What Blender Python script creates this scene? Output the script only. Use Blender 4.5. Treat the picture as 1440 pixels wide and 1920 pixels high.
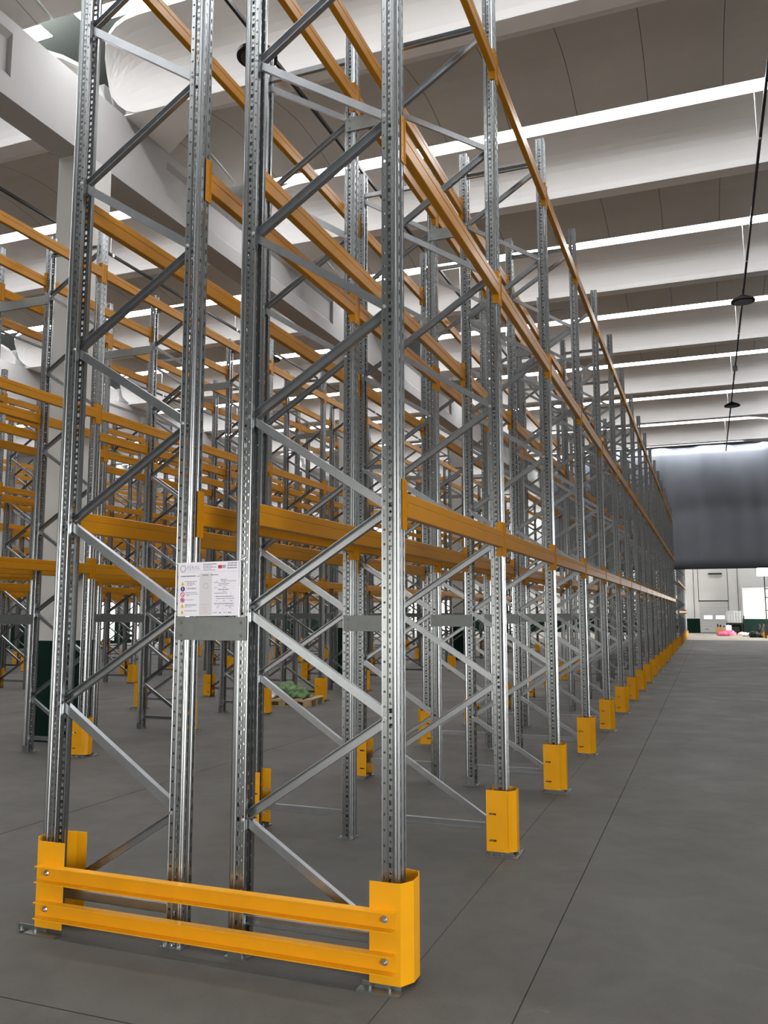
import bpy, bmesh, math, random
from mathutils import Matrix, Vector
random.seed(7)
C = bpy.context.scene
for o in list(bpy.data.objects): bpy.data.objects.remove(o)
COL = C.collection
PI = math.pi

# ------------------------------------------------------------------ camera
F_PX = 1579.15
YAW, PITCH, ROLL = 0.3650, 0.1186, -0.0009
CAM = Vector((1.5166, -4.1105, 1.7934))
fw = Vector((-math.sin(YAW)*math.cos(PITCH), math.cos(YAW)*math.cos(PITCH), math.sin(PITCH)))
rt0 = Vector((math.cos(YAW), math.sin(YAW), 0)); up0 = rt0.cross(fw)
rt = rt0*math.cos(ROLL) + up0*math.sin(ROLL); up = up0*math.cos(ROLL) - rt0*math.sin(ROLL)
cd = bpy.data.cameras.new('camera'); cam = bpy.data.objects.new('camera', cd); COL.objects.link(cam)
cd.sensor_fit = 'VERTICAL'; cd.sensor_height = 36; cd.sensor_width = 27
cd.lens = F_PX*36/1920; cd.clip_start = .05; cd.clip_end = 300
m = Matrix((rt, up, -fw)).transposed().to_4x4(); m.translation = CAM
cam.matrix_world = m
C.camera = cam
def proj(X, Y, Z):
    d = Vector((X, Y, Z)) - CAM; z = d.dot(fw)
    if z < .1: return None
    return 720+F_PX*d.dot(rt)/z, 960-F_PX*d.dot(up)/z, z

# ------------------------------------------------------------------ world, lights, exposure
SKY_E = 31.0        # brightness of the skylight strips
w = bpy.data.worlds.new('world'); C.world = w; w.use_nodes = True
w.node_tree.nodes['Background'].inputs[0].default_value = (.75, .8, .9, 1)
w.node_tree.nodes['Background'].inputs[1].default_value = .3
C.view_settings.view_transform = 'Standard'; C.view_settings.look = 'None'
C.view_settings.gamma = 1; C.view_settings.use_curve_mapping = False
C.view_settings.exposure = 0.0
def area(name, loc, rot, sx, sy, power, col=(1, 1, 1)):
    l = bpy.data.lights.new(name, 'AREA'); l.shape = 'RECTANGLE'; l.size = sx; l.size_y = sy
    l.energy = power; l.color = col
    o = bpy.data.objects.new(name, l); COL.objects.link(o); o.location = loc; o.rotation_euler = rot
    return o
# daylight through the open loading door behind the camera, plus an added light to brighten the far bay
area('daylight_rear_door', (-4.0, -13.9, 1.55), (PI/2-.08, 0, 0), 12.0, 2.9, 340, (1, .96, .87))
area('daylight_side_door', (7.75, -7.5, 1.95), (PI/2-.35, 0, PI/2), 7.0, 3.6, 1450, (1, .98, .94))
area('added_far_bay_fill', (7.75, 64, 1.95), (PI/2-.25, 0, PI/2), 14, 3.6, 1700, (1, .98, .94))
area('daylight_left_bay', (-30.6, 40, 1.6), (PI/2, 0, -PI/2), 3, 2.2, 260, (1, 1, 1))

# ------------------------------------------------------------------ materials
def mat(name, col, rough=.6, metal=0., noise=None, bump=None, emit=None, spec=.5):
    mt = bpy.data.materials.new(name); mt.use_nodes = True; nt = mt.node_tree
    b = nt.nodes['Principled BSDF']
    b.inputs['Base Color'].default_value = (*col, 1); b.inputs['Roughness'].default_value = rough
    b.inputs['Metallic'].default_value = metal; b.inputs['Specular IOR Level'].default_value = spec
    if emit:
        b.inputs['Emission Color'].default_value = (*emit[0], 1); b.inputs['Emission Strength'].default_value = emit[1]
    if noise or bump:
        tc = nt.nodes.new('ShaderNodeTexCoord')
    if noise:                       # (scale, darker factor, brighter factor)
        n = nt.nodes.new('ShaderNodeTexNoise'); n.inputs['Scale'].default_value = noise[0]; n.inputs['Detail'].default_value = 6
        nt.links.new(tc.outputs['Object'], n.inputs['Vector'])
        r = nt.nodes.new('ShaderNodeValToRGB')
        r.color_ramp.elements[0].position = .3; r.color_ramp.elements[1].position = .72
        r.color_ramp.elements[0].color = (*[c*noise[1] for c in col], 1)
        r.color_ramp.elements[1].color = (*[min(1, c*noise[2]) for c in col], 1)
        nt.links.new(n.outputs['Fac'], r.inputs['Fac']); nt.links.new(r.outputs['Color'], b.inputs['Base Color'])
    if bump:                        # (scale, strength)
        n2 = nt.nodes.new('ShaderNodeTexNoise'); n2.inputs['Scale'].default_value = bump[0]; n2.inputs['Detail'].default_value = 4
        nt.links.new(tc.outputs['Object'], n2.inputs['Vector'])
        bp = nt.nodes.new('ShaderNodeBump'); bp.inputs['Strength'].default_value = bump[1]; bp.inputs['Distance'].default_value = .02
        nt.links.new(n2.outputs['Fac'], bp.inputs['Height']); nt.links.new(bp.outputs['Normal'], b.inputs['Normal'])
    return mt
M = {}
M['steel'] = mat('galvanised_steel', (.37, .39, .40), .27, .98, noise=(5, .96, 1.03))
M['steel_dull'] = mat('galvanised_plate', (.27, .285, .28), .42, .95, noise=(25, .93, 1.05))
M['brace'] = mat('galvanised_brace', (.40, .42, .44), .31, .97, noise=(14, .92, 1.05))
M['orange'] = mat('orange_enamel', (.41, .172, .004), .34, 0, noise=(2.5, .94, 1.05), spec=.22)
M['yellow'] = mat('yellow_orange_enamel', (.71, .318, .005), .40, 0, noise=(5, .94, 1.04), spec=.3)
M['bolt'] = mat('zinc_bolt', (.55, .55, .53), .35, 1.0)
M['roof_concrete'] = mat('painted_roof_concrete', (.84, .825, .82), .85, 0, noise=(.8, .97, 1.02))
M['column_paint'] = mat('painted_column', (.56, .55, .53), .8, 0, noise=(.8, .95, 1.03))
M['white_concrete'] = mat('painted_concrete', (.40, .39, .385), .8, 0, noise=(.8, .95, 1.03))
M['green'] = mat('dark_green_paint', (.006, .020, .015), .85, 0, spec=.1)
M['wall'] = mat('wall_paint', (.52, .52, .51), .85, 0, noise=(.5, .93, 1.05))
M['dark_wall'] = mat('unlit_wall_paint', (.22, .22, .22), .85, 0)  # wall paint darkened as if unlit, shade put into the colour
M['joint'] = mat('floor_joint', (.035, .033, .030), 1, 0, spec=0)
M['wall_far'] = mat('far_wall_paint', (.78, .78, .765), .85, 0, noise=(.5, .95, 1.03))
M['deck'] = mat('added_light_stop_deck', (.10, .11, .10), .9, 0)
M['sky'] = mat('skylight_pane', (.9, .9, .9), .5, 0, emit=((.97, .985, 1), SKY_E))
M['black'] = mat('black_plastic', (.010, .010, .011), .6, 0, spec=.25)
M['track'] = mat('dark_track', (.03, .03, .03), .5, .3)
M['wire'] = mat('white_wire', (.7, .7, .7), .5, 0)
M['sign'] = mat('sign_white', (.80, .77, .84), .55, 0)
M['ink'] = mat('sign_ink', (.10, .10, .14), .6, 0)
M['ink_grey'] = mat('sign_grey', (.38, .40, .48), .6, 0)
M['ink_red'] = mat('sign_red', (.50, .03, .06), .6, 0)
M['ink_pink'] = mat('sign_pink', (.80, .35, .42), .6, 0)
M['ink_blue'] = mat('sign_blue', (.02, .03, .16), .6, 0)
M['ink_yellow'] = mat('sign_yellow', (.80, .62, .10), .6, 0)
M['sign_panel'] = mat('sign_grey_panel', (.62, .60, .62), .6, 0)
M['lens'] = mat('unlit_lens', (.05, .05, .05), .3, 0)
M['tie'] = mat('cable_tie', (.80, .80, .74), .4, 0)
M['wood'] = mat('pallet_wood', (.42, .30, .16), .8, 0, noise=(12, .7, 1.1))
M['sack'] = mat('green_sack', (.10, .17, .07), .8, 0, noise=(9, .6, 1.5))
M['film'] = mat('clear_film', (.65, .68, .68), .35, 0)
M['card'] = mat('cardboard', (.42, .22, .10), .85, 0)
M['pink'] = mat('pink_plastic', (.80, .12, .24), .5, 0, noise=(6, .6, 1.3))
M['whitebag'] = mat('white_rubble_bag', (.75, .75, .72), .8, 0, noise=(5, .7, 1.1))
M['door'] = mat('door_panel', (.62, .63, .615), .6, 0)
M['door_glass'] = mat('door_window_daylight', (.9, .9, .9), .3, 0, emit=((1, 1, 1), 5))
M['flood'] = mat('floodlight_panel', (.9, .9, .9), .3, 0, emit=((.95, .95, 1), 14))
M['red'] = mat('extinguisher_red', (.22, .008, .008), .4, 0)
M['ibc'] = mat('tank_plastic', (.42, .43, .42), .6, 0)
M['grey_metal'] = mat('grey_metal', (.35, .36, .38), .45, .7)

def shell_mat():
    mt = mat('roof_shell', (.56, .54, .505), .85, 0, noise=(.7, .95, 1.04)); nt = mt.node_tree
    b = nt.nodes['Principled BSDF']; src = b.inputs['Base Color'].links[0].from_socket
    tc = nt.nodes.new('ShaderNodeTexCoord'); sp = nt.nodes.new('ShaderNodeSeparateXYZ')
    nt.links.new(tc.outputs['Object'], sp.inputs[0])
    a = nt.nodes.new('ShaderNodeMath'); a.operation = 'MODULO'; a.inputs[1].default_value = 1.2
    ad = nt.nodes.new('ShaderNodeMath'); ad.operation = 'ADD'; ad.inputs[1].default_value = 60.28
    nt.links.new(sp.outputs[0], ad.inputs[0]); nt.links.new(ad.outputs[0], a.inputs[0])
    lt = nt.nodes.new('ShaderNodeMath'); lt.operation = 'LESS_THAN'; lt.inputs[1].default_value = .014
    nt.links.new(a.outputs[0], lt.inputs[0])
    mx = nt.nodes.new('ShaderNodeMix'); mx.data_type = 'RGBA'
    nt.links.new(lt.outputs[0], mx.inputs['Factor']); nt.links.new(src, mx.inputs['A'])
    mx.inputs['B'].default_value = (.17, .16, .15, 1)
    nt.links.new(mx.outputs['Result'], b.inputs['Base Color'])
    return mt
M['shell'] = shell_mat()
def floor_mat(name, col, rough):
    mt = bpy.data.materials.new(name); mt.use_nodes = True; nt = mt.node_tree; b = nt.nodes['Principled BSDF']
    tc = nt.nodes.new('ShaderNodeTexCoord')
    def noise(scale, detail=6, dist=0):
        n = nt.nodes.new('ShaderNodeTexNoise'); n.inputs['Scale'].default_value = scale
        n.inputs['Detail'].default_value = detail; n.inputs['Distortion'].default_value = dist
        nt.links.new(tc.outputs['Object'], n.inputs['Vector']); return n
    def ramp(n, p0, p1, c0, c1):
        r = nt.nodes.new('ShaderNodeValToRGB'); r.color_ramp.elements[0].position = p0; r.color_ramp.elements[1].position = p1
        r.color_ramp.elements[0].color = (c0, c0, c0, 1); r.color_ramp.elements[1].color = (c1, c1, c1, 1)
        nt.links.new(n.outputs['Fac'], r.inputs['Fac']); return r
    def mul(a, bsock):
        x = nt.nodes.new('ShaderNodeMix'); x.data_type = 'RGBA'; x.blend_type = 'MULTIPLY'; x.inputs['Factor'].default_value = 1
        nt.links.new(a, x.inputs['A']); nt.links.new(bsock, x.inputs['B']); return x.outputs['Result']
    rgb = nt.nodes.new('ShaderNodeRGB'); rgb.outputs[0].default_value = (*col, 1)
    s = mul(rgb.outputs[0], ramp(noise(.55, 8, .6), .3, .7, .80, 1.0).outputs[0])
    s = mul(s, ramp(noise(3.2, 8, 1.2), .33, .62, .86, 1.0).outputs[0])
    s = mul(s, ramp(noise(60, 3), .3, .6, .92, 1.0).outputs[0])
    st = ramp(noise(2.1, 5, .4), .71, .78, 0, 1)             # pale cement smears
    x = nt.nodes.new('ShaderNodeMix'); x.data_type = 'RGBA'; nt.links.new(st.outputs[0], x.inputs['Factor'])
    nt.links.new(s, x.inputs['A']); x.inputs['B'].default_value = (col[0]*1.35, col[1]*1.33, col[2]*1.3, 1)
    nt.links.new(x.outputs['Result'], b.inputs['Base Color'])
    rr = ramp(noise(1.1, 6), .3, .7, rough-.08, rough+.1); nt.links.new(rr.outputs[0], b.inputs['Roughness']); b.inputs['Specular IOR Level'].default_value = .22
    return mt
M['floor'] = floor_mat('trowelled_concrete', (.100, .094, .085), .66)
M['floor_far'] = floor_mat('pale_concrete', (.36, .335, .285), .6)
def curtain_mat():
    mt = mat('grey_curtain_fabric', (.19, .205, .24), .62, 0, noise=(.6, .9, 1.08)); return mt
M['curtain'] = curtain_mat()

# ------------------------------------------------------------------ helpers
def new(name, bm, m_, parent=None, loc=None, bevel=None):
    if bevel:
        bmesh.ops.bevel(bm, geom=bm.edges[:], offset=bevel, segments=1, affect='EDGES', profile=.5)
    bmesh.ops.recalc_face_normals(bm, faces=bm.faces[:])
    me = bpy.data.meshes.new(name); bm.to_mesh(me); bm.free()
    if isinstance(m_, (list, tuple)):
        for k in m_: me.materials.append(M[k])
    else: me.materials.append(M[m_])
    o = bpy.data.objects.new(name, me); COL.objects.link(o)
    if parent: o.parent = parent
    if loc: o.location = loc
    return o
def mesh_of(name, bm, m_):
    bmesh.ops.recalc_face_normals(bm, faces=bm.faces[:])
    me = bpy.data.meshes.new(name); bm.to_mesh(me); bm.free(); me.materials.append(M[m_]); return me
def inst(name, me, parent=None, loc=(0, 0, 0), rz=0):
    o = bpy.data.objects.new(name, me); COL.objects.link(o)
    if parent: o.parent = parent
    o.location = loc; o.rotation_euler = (0, 0, rz); return o
def empty(name, loc=(0, 0, 0), rz=0):
    o = bpy.data.objects.new(name, None); COL.objects.link(o); o.location = loc; o.rotation_euler = (0, 0, rz)
    o.empty_display_size = .1; return o
def tag(o, label, cat, group=None, kind=None):
    o['label'] = label; o['category'] = cat
    if group: o['group'] = group
    if kind: o['kind'] = kind
    return o
def struct(o): o['kind'] = 'structure'; return o
def box(bm, x0, x1, y0, y1, z0, z1, mi=0):
    vs = [bm.verts.new(p) for p in ((x0,y0,z0),(x1,y0,z0),(x1,y1,z0),(x0,y1,z0),(x0,y0,z1),(x1,y0,z1),(x1,y1,z1),(x0,y1,z1))]
    for f in ((0,3,2,1),(4,5,6,7),(0,1,5,4),(1,2,6,5),(2,3,7,6),(3,0,4,7)):
        fc = bm.faces.new([vs[i] for i in f]); fc.material_index = mi
    return vs
def prism(bm, poly, a, b, fn, mi=0):
    """poly: list of 2D points; fn(p, t) -> 3D; extruded between t=a and t=b, capped"""
    A = [bm.verts.new(fn(p, a)) for p in poly]; B = [bm.verts.new(fn(p, b)) for p in poly]
    n = len(poly)
    for i in range(n): bm.faces.new((A[i], A[(i+1) % n], B[(i+1) % n], B[i])).material_index = mi
    bm.faces.new(A).material_index = mi; bm.faces.new(B[::-1]).material_index = mi
def strip(poly, t):
    """closed polygon outline of a bent sheet of thickness t that follows the open polyline"""
    P = [Vector(p) for p in poly]; out = []
    for i, q in enumerate(P):
        d = []
        if i > 0: d.append((q-P[i-1]).normalized())
        if i < len(P)-1: d.append((P[i+1]-q).normalized())
        n = Vector((0, 0))
        for e in d: n += Vector((-e.y, e.x))
        n.normalize()
        k = 1/max(.35, n.dot(Vector((-d[0].y, d[0].x))))
        out.append(q+n*t*k)
    return [tuple(p) for p in P] + [tuple(p) for p in out[::-1]]
def cyl(bm, p0, p1, r, seg=10, r1=None):
    p0, p1 = Vector(p0), Vector(p1); d = (p1-p0).normalized()
    a = d.orthogonal().normalized(); b = d.cross(a); r1 = r if r1 is None else r1
    A = [bm.verts.new(p0+(a*math.cos(t)+b*math.sin(t))*r) for t in [2*PI*i/seg for i in range(seg)]]
    B = [bm.verts.new(p1+(a*math.cos(t)+b*math.sin(t))*r1) for t in [2*PI*i/seg for i in range(seg)]]
    for i in range(seg): bm.faces.new((A[i], A[(i+1) % seg], B[(i+1) % seg], B[i]))
    bm.faces.new(A[::-1]); bm.faces.new(B)
def lathe(bm, prof, c, seg=24):
    rings = []
    for r, z in prof:
        rings.append([bm.verts.new((c[0]+r*math.cos(2*PI*i/seg), c[1]+r*math.sin(2*PI*i/seg), c[2]+z)) for i in range(seg)] if r > 1e-5 else [bm.verts.new((c[0], c[1], c[2]+z))])
    for a, b in zip(rings, rings[1:]):
        for i in range(seg):
            j = (i+1) % seg
            if len(a) == 1: bm.faces.new((a[0], b[j], b[i]))
            elif len(b) == 1: bm.faces.new((a[i], a[j], b[0]))
            else: bm.faces.new((a[i], a[j], b[j], b[i]))
def hexbolt(bm, c, axis, r=.011, h=.009):
    c = Vector(c); ax = Vector(axis)
    cyl(bm, c, c+ax*.002, r*1.5, 12); cyl(bm, c+ax*.002, c+ax*(.002+h), r, 6)
    cyl(bm, c+ax*(.002+h), c+ax*(.008+h), r*.45, 8)
def ordw(n):
    W = ['', 'first','second','third','fourth','fifth','sixth','seventh','eighth','ninth','tenth','eleventh','twelfth','thirteenth',
         'fourteenth','fifteenth','sixteenth','seventeenth','eighteenth','nineteenth','twentieth']
    if n <= 20: return W[n]
    return 'twenty-'+W[n-20] if n < 30 else 'thirtieth'

# ------------------------------------------------------------------ dimensions of the racking
L = 2.3546            # bay pitch
D = .8724             # frame depth between post centres
H = 6.98
NF = 18               # frames 0..17 up to the curtain
LEVELS = (2.3557, 4.395, 6.325)
# (right face X, gap between the two frames)
ROWS = [(0.0, .381), (-5.93, .92), (-12.36, .381), (-18.15, .92), (-24.6, .381)]
ROWN = ['nearest', 'second', 'third', 'fourth', 'fifth']

# ------------------------------------------------------------------ structure: floor, walls, girders, roof
X0, X1, Y0, Y1 = -31.0, 8.0, -14.0, 73.8
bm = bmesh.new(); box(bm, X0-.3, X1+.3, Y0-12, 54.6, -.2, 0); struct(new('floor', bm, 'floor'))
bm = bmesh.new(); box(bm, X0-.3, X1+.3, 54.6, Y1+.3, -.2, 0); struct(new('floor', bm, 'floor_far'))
# expansion joints sawn in the slab
JY = [-.83, 16.85, 34.5]
bm = bmesh.new()
for xj in (.635, -3.95, -10.3, 5.2): box(bm, xj-.003, xj+.003, Y0, 54.6, -.001, .0012)
for yj in JY: box(bm, X0, X1, yj-.003, yj+.003, -.001, .0010)
struct(new('trim_1', bm, 'joint'))
bm = bmesh.new()
for xj in (.045,): box(bm, xj-.0015, xj+.0015, Y0, 40, -.001, .0009)
struct(new('trim_2', bm, 'joint'))

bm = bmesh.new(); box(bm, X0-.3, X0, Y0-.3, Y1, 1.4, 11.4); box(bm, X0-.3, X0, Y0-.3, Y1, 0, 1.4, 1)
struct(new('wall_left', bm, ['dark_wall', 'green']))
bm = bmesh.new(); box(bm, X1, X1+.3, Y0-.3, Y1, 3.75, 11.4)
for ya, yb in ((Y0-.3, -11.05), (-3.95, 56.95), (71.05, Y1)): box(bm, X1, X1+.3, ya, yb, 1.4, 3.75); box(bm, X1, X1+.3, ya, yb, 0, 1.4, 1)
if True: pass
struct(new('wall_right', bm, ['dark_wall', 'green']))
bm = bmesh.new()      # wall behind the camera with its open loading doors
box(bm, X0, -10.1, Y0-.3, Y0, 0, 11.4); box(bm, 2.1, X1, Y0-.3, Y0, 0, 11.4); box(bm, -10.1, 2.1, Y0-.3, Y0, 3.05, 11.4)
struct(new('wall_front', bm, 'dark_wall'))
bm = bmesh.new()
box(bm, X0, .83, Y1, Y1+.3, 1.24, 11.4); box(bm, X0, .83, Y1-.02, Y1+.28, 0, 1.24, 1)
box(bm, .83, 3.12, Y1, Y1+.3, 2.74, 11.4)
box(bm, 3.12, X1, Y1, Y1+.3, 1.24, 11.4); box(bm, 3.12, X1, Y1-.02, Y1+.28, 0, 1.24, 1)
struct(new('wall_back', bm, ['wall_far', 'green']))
bm = bmesh.new()      # joints between the wall panels
for x in (.42, .80, 3.16, 3.95, -2.5, -5.5, -8.5): box(bm, x-.018, x+.018, Y1-.02, Y1, 1.3 if x != .8 else 2.7, 10)
box(bm, .80, 3.18, Y1-.05, Y1, 2.70, 2.79)
struct(new('trim_3', bm, 'black'))

# girders and columns
def girder(x0, x1, name):
    bm = bmesh.new(); zb, zt, r = 8.66, 9.78, .075
    full = [(x0, zb), (x1, zb), (x1, zt), (x0, zt)]
    rec = [(x0, zb), (x1, zb), (x1, zb+.30), (x1-r, zb+.38), (x1-r, zt-.26), (x1, zt-.18), (x1, zt), (x0, zt), (x0, zt-.18), (x0+r, zt-.26), (x0+r, zb+.38), (x0, zb+.30)]
    fn = lambda p, t: (p[0], t, p[1])
    for n in range(-2, 8):
        yc = 5.73+10.52*n
        if yc-1.75 > Y1: break
        prism(bm, full, max(Y0, yc-1.75), min(Y1, yc+1.75), fn)
        if yc+1.75 < Y1: prism(bm, rec, yc+1.75, min(Y1, yc+10.52-1.75), fn)
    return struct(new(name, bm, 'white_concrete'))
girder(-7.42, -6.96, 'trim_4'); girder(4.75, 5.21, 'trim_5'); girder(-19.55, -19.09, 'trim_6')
cnames = ['nearest', 'second', 'third', 'fourth', 'fifth', 'sixth', 'seventh']
def column(x0, x1, y, label):
    bm = bmesh.new(); box(bm, x0, x1, y, y+.60, 1.4, 8.66)
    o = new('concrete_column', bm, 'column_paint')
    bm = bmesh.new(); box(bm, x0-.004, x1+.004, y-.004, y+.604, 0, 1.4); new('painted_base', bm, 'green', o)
    tag(o, label, 'column', 'white concrete columns carrying the roof girders')
for n in range(4):
    column(-7.42, -6.93, 5.43+10.52*n, 'white square concrete column with dark green base inside second rack row, %s' % ['nearest the camera', 'second from camera', 'third from camera', 'fourth from camera'][n])
for n in range(4):
    column(-19.55, -19.06, 5.43+10.52*n, 'white concrete column far left inside the fourth rack row, %s from camera' % ordw(n+1))

# roof: wing beams spanning along X, curved shells between them and continuous skylight strips
P = 5.26
near = [(0, 9.78), (-.06, 9.91), (-.14, 10.04), (-.24, 10.17), (-.36, 10.29), (-.54, 10.395), (-.80, 10.47), (-1.08, 10.50)]
far_ = [(.31-y, z) for y, z in near]
arch = [(1.41+(3.84-1.41)*t/8, 10.50+.03*t/8+.17*math.sin(PI*t/8)) for t in range(1, 9)]
R_END = 1.2
def arc_len(c):
    s = [0]
    for a, b in zip(c, c[1:]): s.append(s[-1]+math.dist(a, b))
    return s
def interp(c, s, q):
    for i in range(len(s)-1):
        if q <= s[i+1]+1e-9:
            t = (q-s[i])/(s[i+1]-s[i]); return (c[i][0]+(c[i+1][0]-c[i][0])*t, c[i][1]+(c[i+1][1]-c[i][1])*t)
    return c[-1]
def wing(bm, curve, xa, xb, y0, th, foot=0.):
    s = arc_len(curve); W = s[-1]; xs = []
    for i in range(9): xs.append(xa+R_END*(1-math.cos(PI/2*i/8)))
    xs += [xb-(x-xa) for x in xs[::-1]]
    N = 12; rows = []
    for x in xs:
        d = min(x-xa, xb-x); cut = 0
        if d < R_END: cut = R_END-math.sqrt(max(0, R_END**2-(R_END-d)**2))
        low = foot-math.sqrt(max(0, foot**2-(foot-d)**2)) if d < foot else 0
        row = []
        for j in range(N+1):
            y, z = interp(curve, s, min(low, (W-cut)*.8)+((W-cut)-min(low, (W-cut)*.8))*j/N); row.append((x, y0+y, z))
        rows.append(row)
    lo = [[bm.verts.new(p) for p in r] for r in rows]
    hi = [[bm.verts.new((p[0], p[1], p[2]+th)) for p in r] for r in rows]
    for i in range(len(rows)-1):
        for j in range(N):
            bm.faces.new((lo[i][j], lo[i+1][j], lo[i+1][j+1], lo[i][j+1]))
            bm.faces.new((hi[i][j], hi[i][j+1], hi[i+1][j+1], hi[i+1][j]))
        bm.faces.new((lo[i][N], lo[i+1][N], hi[i+1][N], hi[i][N])); bm.faces.new((lo[i][0], hi[i][0], hi[i+1][0], lo[i+1][0]))
    for k in (0, -1):
        for j in range(N): bm.faces.new((lo[k][j], lo[k][j+1], hi[k][j+1], hi[k][j]))
BAYS = [(-6.96, 4.75), (-19.09, -7.42), (-31.0, -19.55), (5.21, 8.0)]
win = 0
for bi, (xa, xb) in enumerate(BAYS):
    for n in range(-3, 13):
        y0 = 6.33+P*n
        if y0 > Y1-1 or y0 < Y0: continue
        bm = bmesh.new()
        wing(bm, near, xa-.17, xb+.17, y0, .07, .45); wing(bm, far_, xa-.17, xb+.17, y0, .07)
        box(bm, xa-.2, xb+.2, y0+.01, y0+.31, 9.78, 9.80)
        if xb-xa > 5:
            for xe, sg in ((xa, 1), (xb, -1)):
                prism(bm, [(xe, y0+.03), (xe+sg*1.45, y0+.03), (xe+sg*1.45, y0+.31), (xe, y0+1.23)], 9.785, 10.46, lambda p, t: (p[0], p[1], t))
        o = struct(new('ceiling', bm, 'roof_concrete'))
        for f in o.data.polygons: f.use_smooth = False
        bm = bmesh.new()                               # curved shell up to the skylight curb
        prism(bm, strip([(1.39, 10.505)]+arch, .06), xa-.2, xb+.2, lambda p, t: (t, y0+p[0], p[1]))
        box(bm, xa, xb, y0+3.82, y0+3.86, 10.525, 10.62)
        struct(new('ceiling', bm, 'shell'))
        win += 1
        bm = bmesh.new(); box(bm, xa+.1, xb-.1, y0-1.40+P, y0-1.06+P, 10.585, 10.60)
        struct(new('window_%d' % win, bm, 'sky'))
bm = bmesh.new(); box(bm, X0-.3, X1+.3, Y0-.3, Y1+.3, 11.2, 11.4); struct(new('ceiling', bm, 'deck'))  # dark deck added above the skylights to keep world light out
bm = bmesh.new()                                       # bright doorway and windows in the left and back walls
for y in (33.4, 35.6, 38.2): box(bm, X0, X0+.03, y, y+1.1, .2, 2.4)
struct(new('window_90', bm, 'door_glass'))
bm = bmesh.new(); box(bm, -25.5, -21.5, Y1-.06, Y1-.03, .1, 3.6); box(bm, -17.5, -14.5, Y1-.06, Y1-.03, .1, 3.2)
struct(new('window_91', bm, 'door_glass'))

# ------------------------------------------------------------------ one upright post with its real perforations
PITCHZ = .075
def hole_cell(bm, fn, u0, u1, z0, z1, hw, hh, shape):
    uc, zc = (u0+u1)/2, (z0+z1)/2
    outer = [(u0,z0),(uc,z0),(u1,z0),(u1,zc),(u1,z1),(uc,z1),(u0,z1),(u0,zc)]
    if shape == 'rect': inner = [(uc-hw,zc-hh),(uc,zc-hh),(uc+hw,zc-hh),(uc+hw,zc),(uc+hw,zc+hh),(uc,zc+hh),(uc-hw,zc+hh),(uc-hw,zc)]
    else:
        k = .7071; inner = [(uc-hw*k,zc-hh*k),(uc,zc-hh),(uc+hw*k,zc-hh*k),(uc+hw,zc),(uc+hw*k,zc+hh*k),(uc,zc+hh),(uc-hw*k,zc+hh*k),(uc-hw,zc)]
    O = [bm.verts.new(fn(*p)) for p in outer]; I = [bm.verts.new(fn(*p)) for p in inner]
    for i in range(8):
        j = (i+1) % 8; bm.faces.new((O[i], O[j], I[j], I[i]))
HALF = [(-.045,-.026,None),(-.045,-.050,None),(-.020,-.050,'small'),(-.015,-.043,None),(.010,-.043,'slot'),(.016,-.050,None),(.024,-.050,None),(.028,-.0465,None),(.036,-.050,None),(.045,-.041,None),(.045,-.015,'hook'),(.040,-.010,None),(.040,0,None)]
def post_mesh(h, name='post'):
    bm = bmesh.new(); n = int(h/PITCHZ); top = n*PITCHZ
    for sg in (1, -1):
        for (xa, ya, _), (xb, yb, pat) in zip(HALF, HALF[1:]):
            ln = math.dist((xa, ya), (xb, yb))
            def fn(u, z): return (xa+(xb-xa)*u/ln, sg*(ya+(yb-ya)*u/ln), z)
            if pat is None:
                bm.faces.new([bm.verts.new(fn(u, z)) for u, z in ((0, 0), (ln, 0), (ln, top), (0, top))])
            for i in range(n if pat else 0):
                z0 = i*PITCHZ
                if pat == 'small': hole_cell(bm, fn, 0, ln, z0, z0+PITCHZ, .0068, .0068, 'round')
                elif pat == 'slot':
                    hole_cell(bm, fn, 0, ln, z0, z0+.0375, .0088, .0120, 'rect')
                    hole_cell(bm, fn, 0, ln, z0+.0375, z0+.075, .0075, .0085, 'round')
                else: hole_cell(bm, fn, 0, ln, z0, z0+PITCHZ, .006, .016, 'rect')
    bmesh.ops.remove_doubles(bm, verts=bm.verts[:], dist=.0001)
    bmesh.ops.recalc_face_normals(bm, faces=bm.faces[:])
    bmesh.ops.solidify(bm, geom=bm.faces[:], thickness=.0022)
    me = bpy.data.meshes.new(name); bm.to_mesh(me); bm.free(); me.materials.append(M['steel']); return me
POST = post_mesh(H)
def channel(bm, a, b, w_, d, s, t=.003):
    """C section between a and b (points in the XZ plane at y=0); web turned to -Y when s=1, to +Y when s=-1"""
    a, b = Vector(a), Vector(b); ax = (b-a).normalized(); n = Vector((-ax.z, 0, ax.x))
    pol = strip([(-w_/2, s*d/2), (-w_/2, -s*d/2), (w_/2, -s*d/2), (w_/2, s*d/2)], t)
    prism(bm, pol, 0, (b-a).length, lambda p, q: a+ax*q+n*p[0]+Vector((0, p[1], 0)))
# lattice nodes: front post / rear post
FR = [.19+1.09*i for i in range(6)]+[6.66]
FR = [.17, 1.26, 2.335, 3.42, 4.51, 5.6, 6.66]; RE = [.70, 1.80, 2.885, 3.965, 5.045, 6.13]
xf, xr = -.032, -D+.032
BR = []
def brace_mesh(p, q, s, bolts=()):
    bm = bmesh.new(); channel(bm, p, q, .042, .034, s)
    me = mesh_of('brace', bm, 'brace'); return me
for i in range(6):
    BR.append(brace_mesh((xf, 0, FR[i]), (xr, 0, RE[i]), -1))
    BR.append(brace_mesh((xr, 0, RE[i]), (xf, 0, FR[i+1]), 1))
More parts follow.
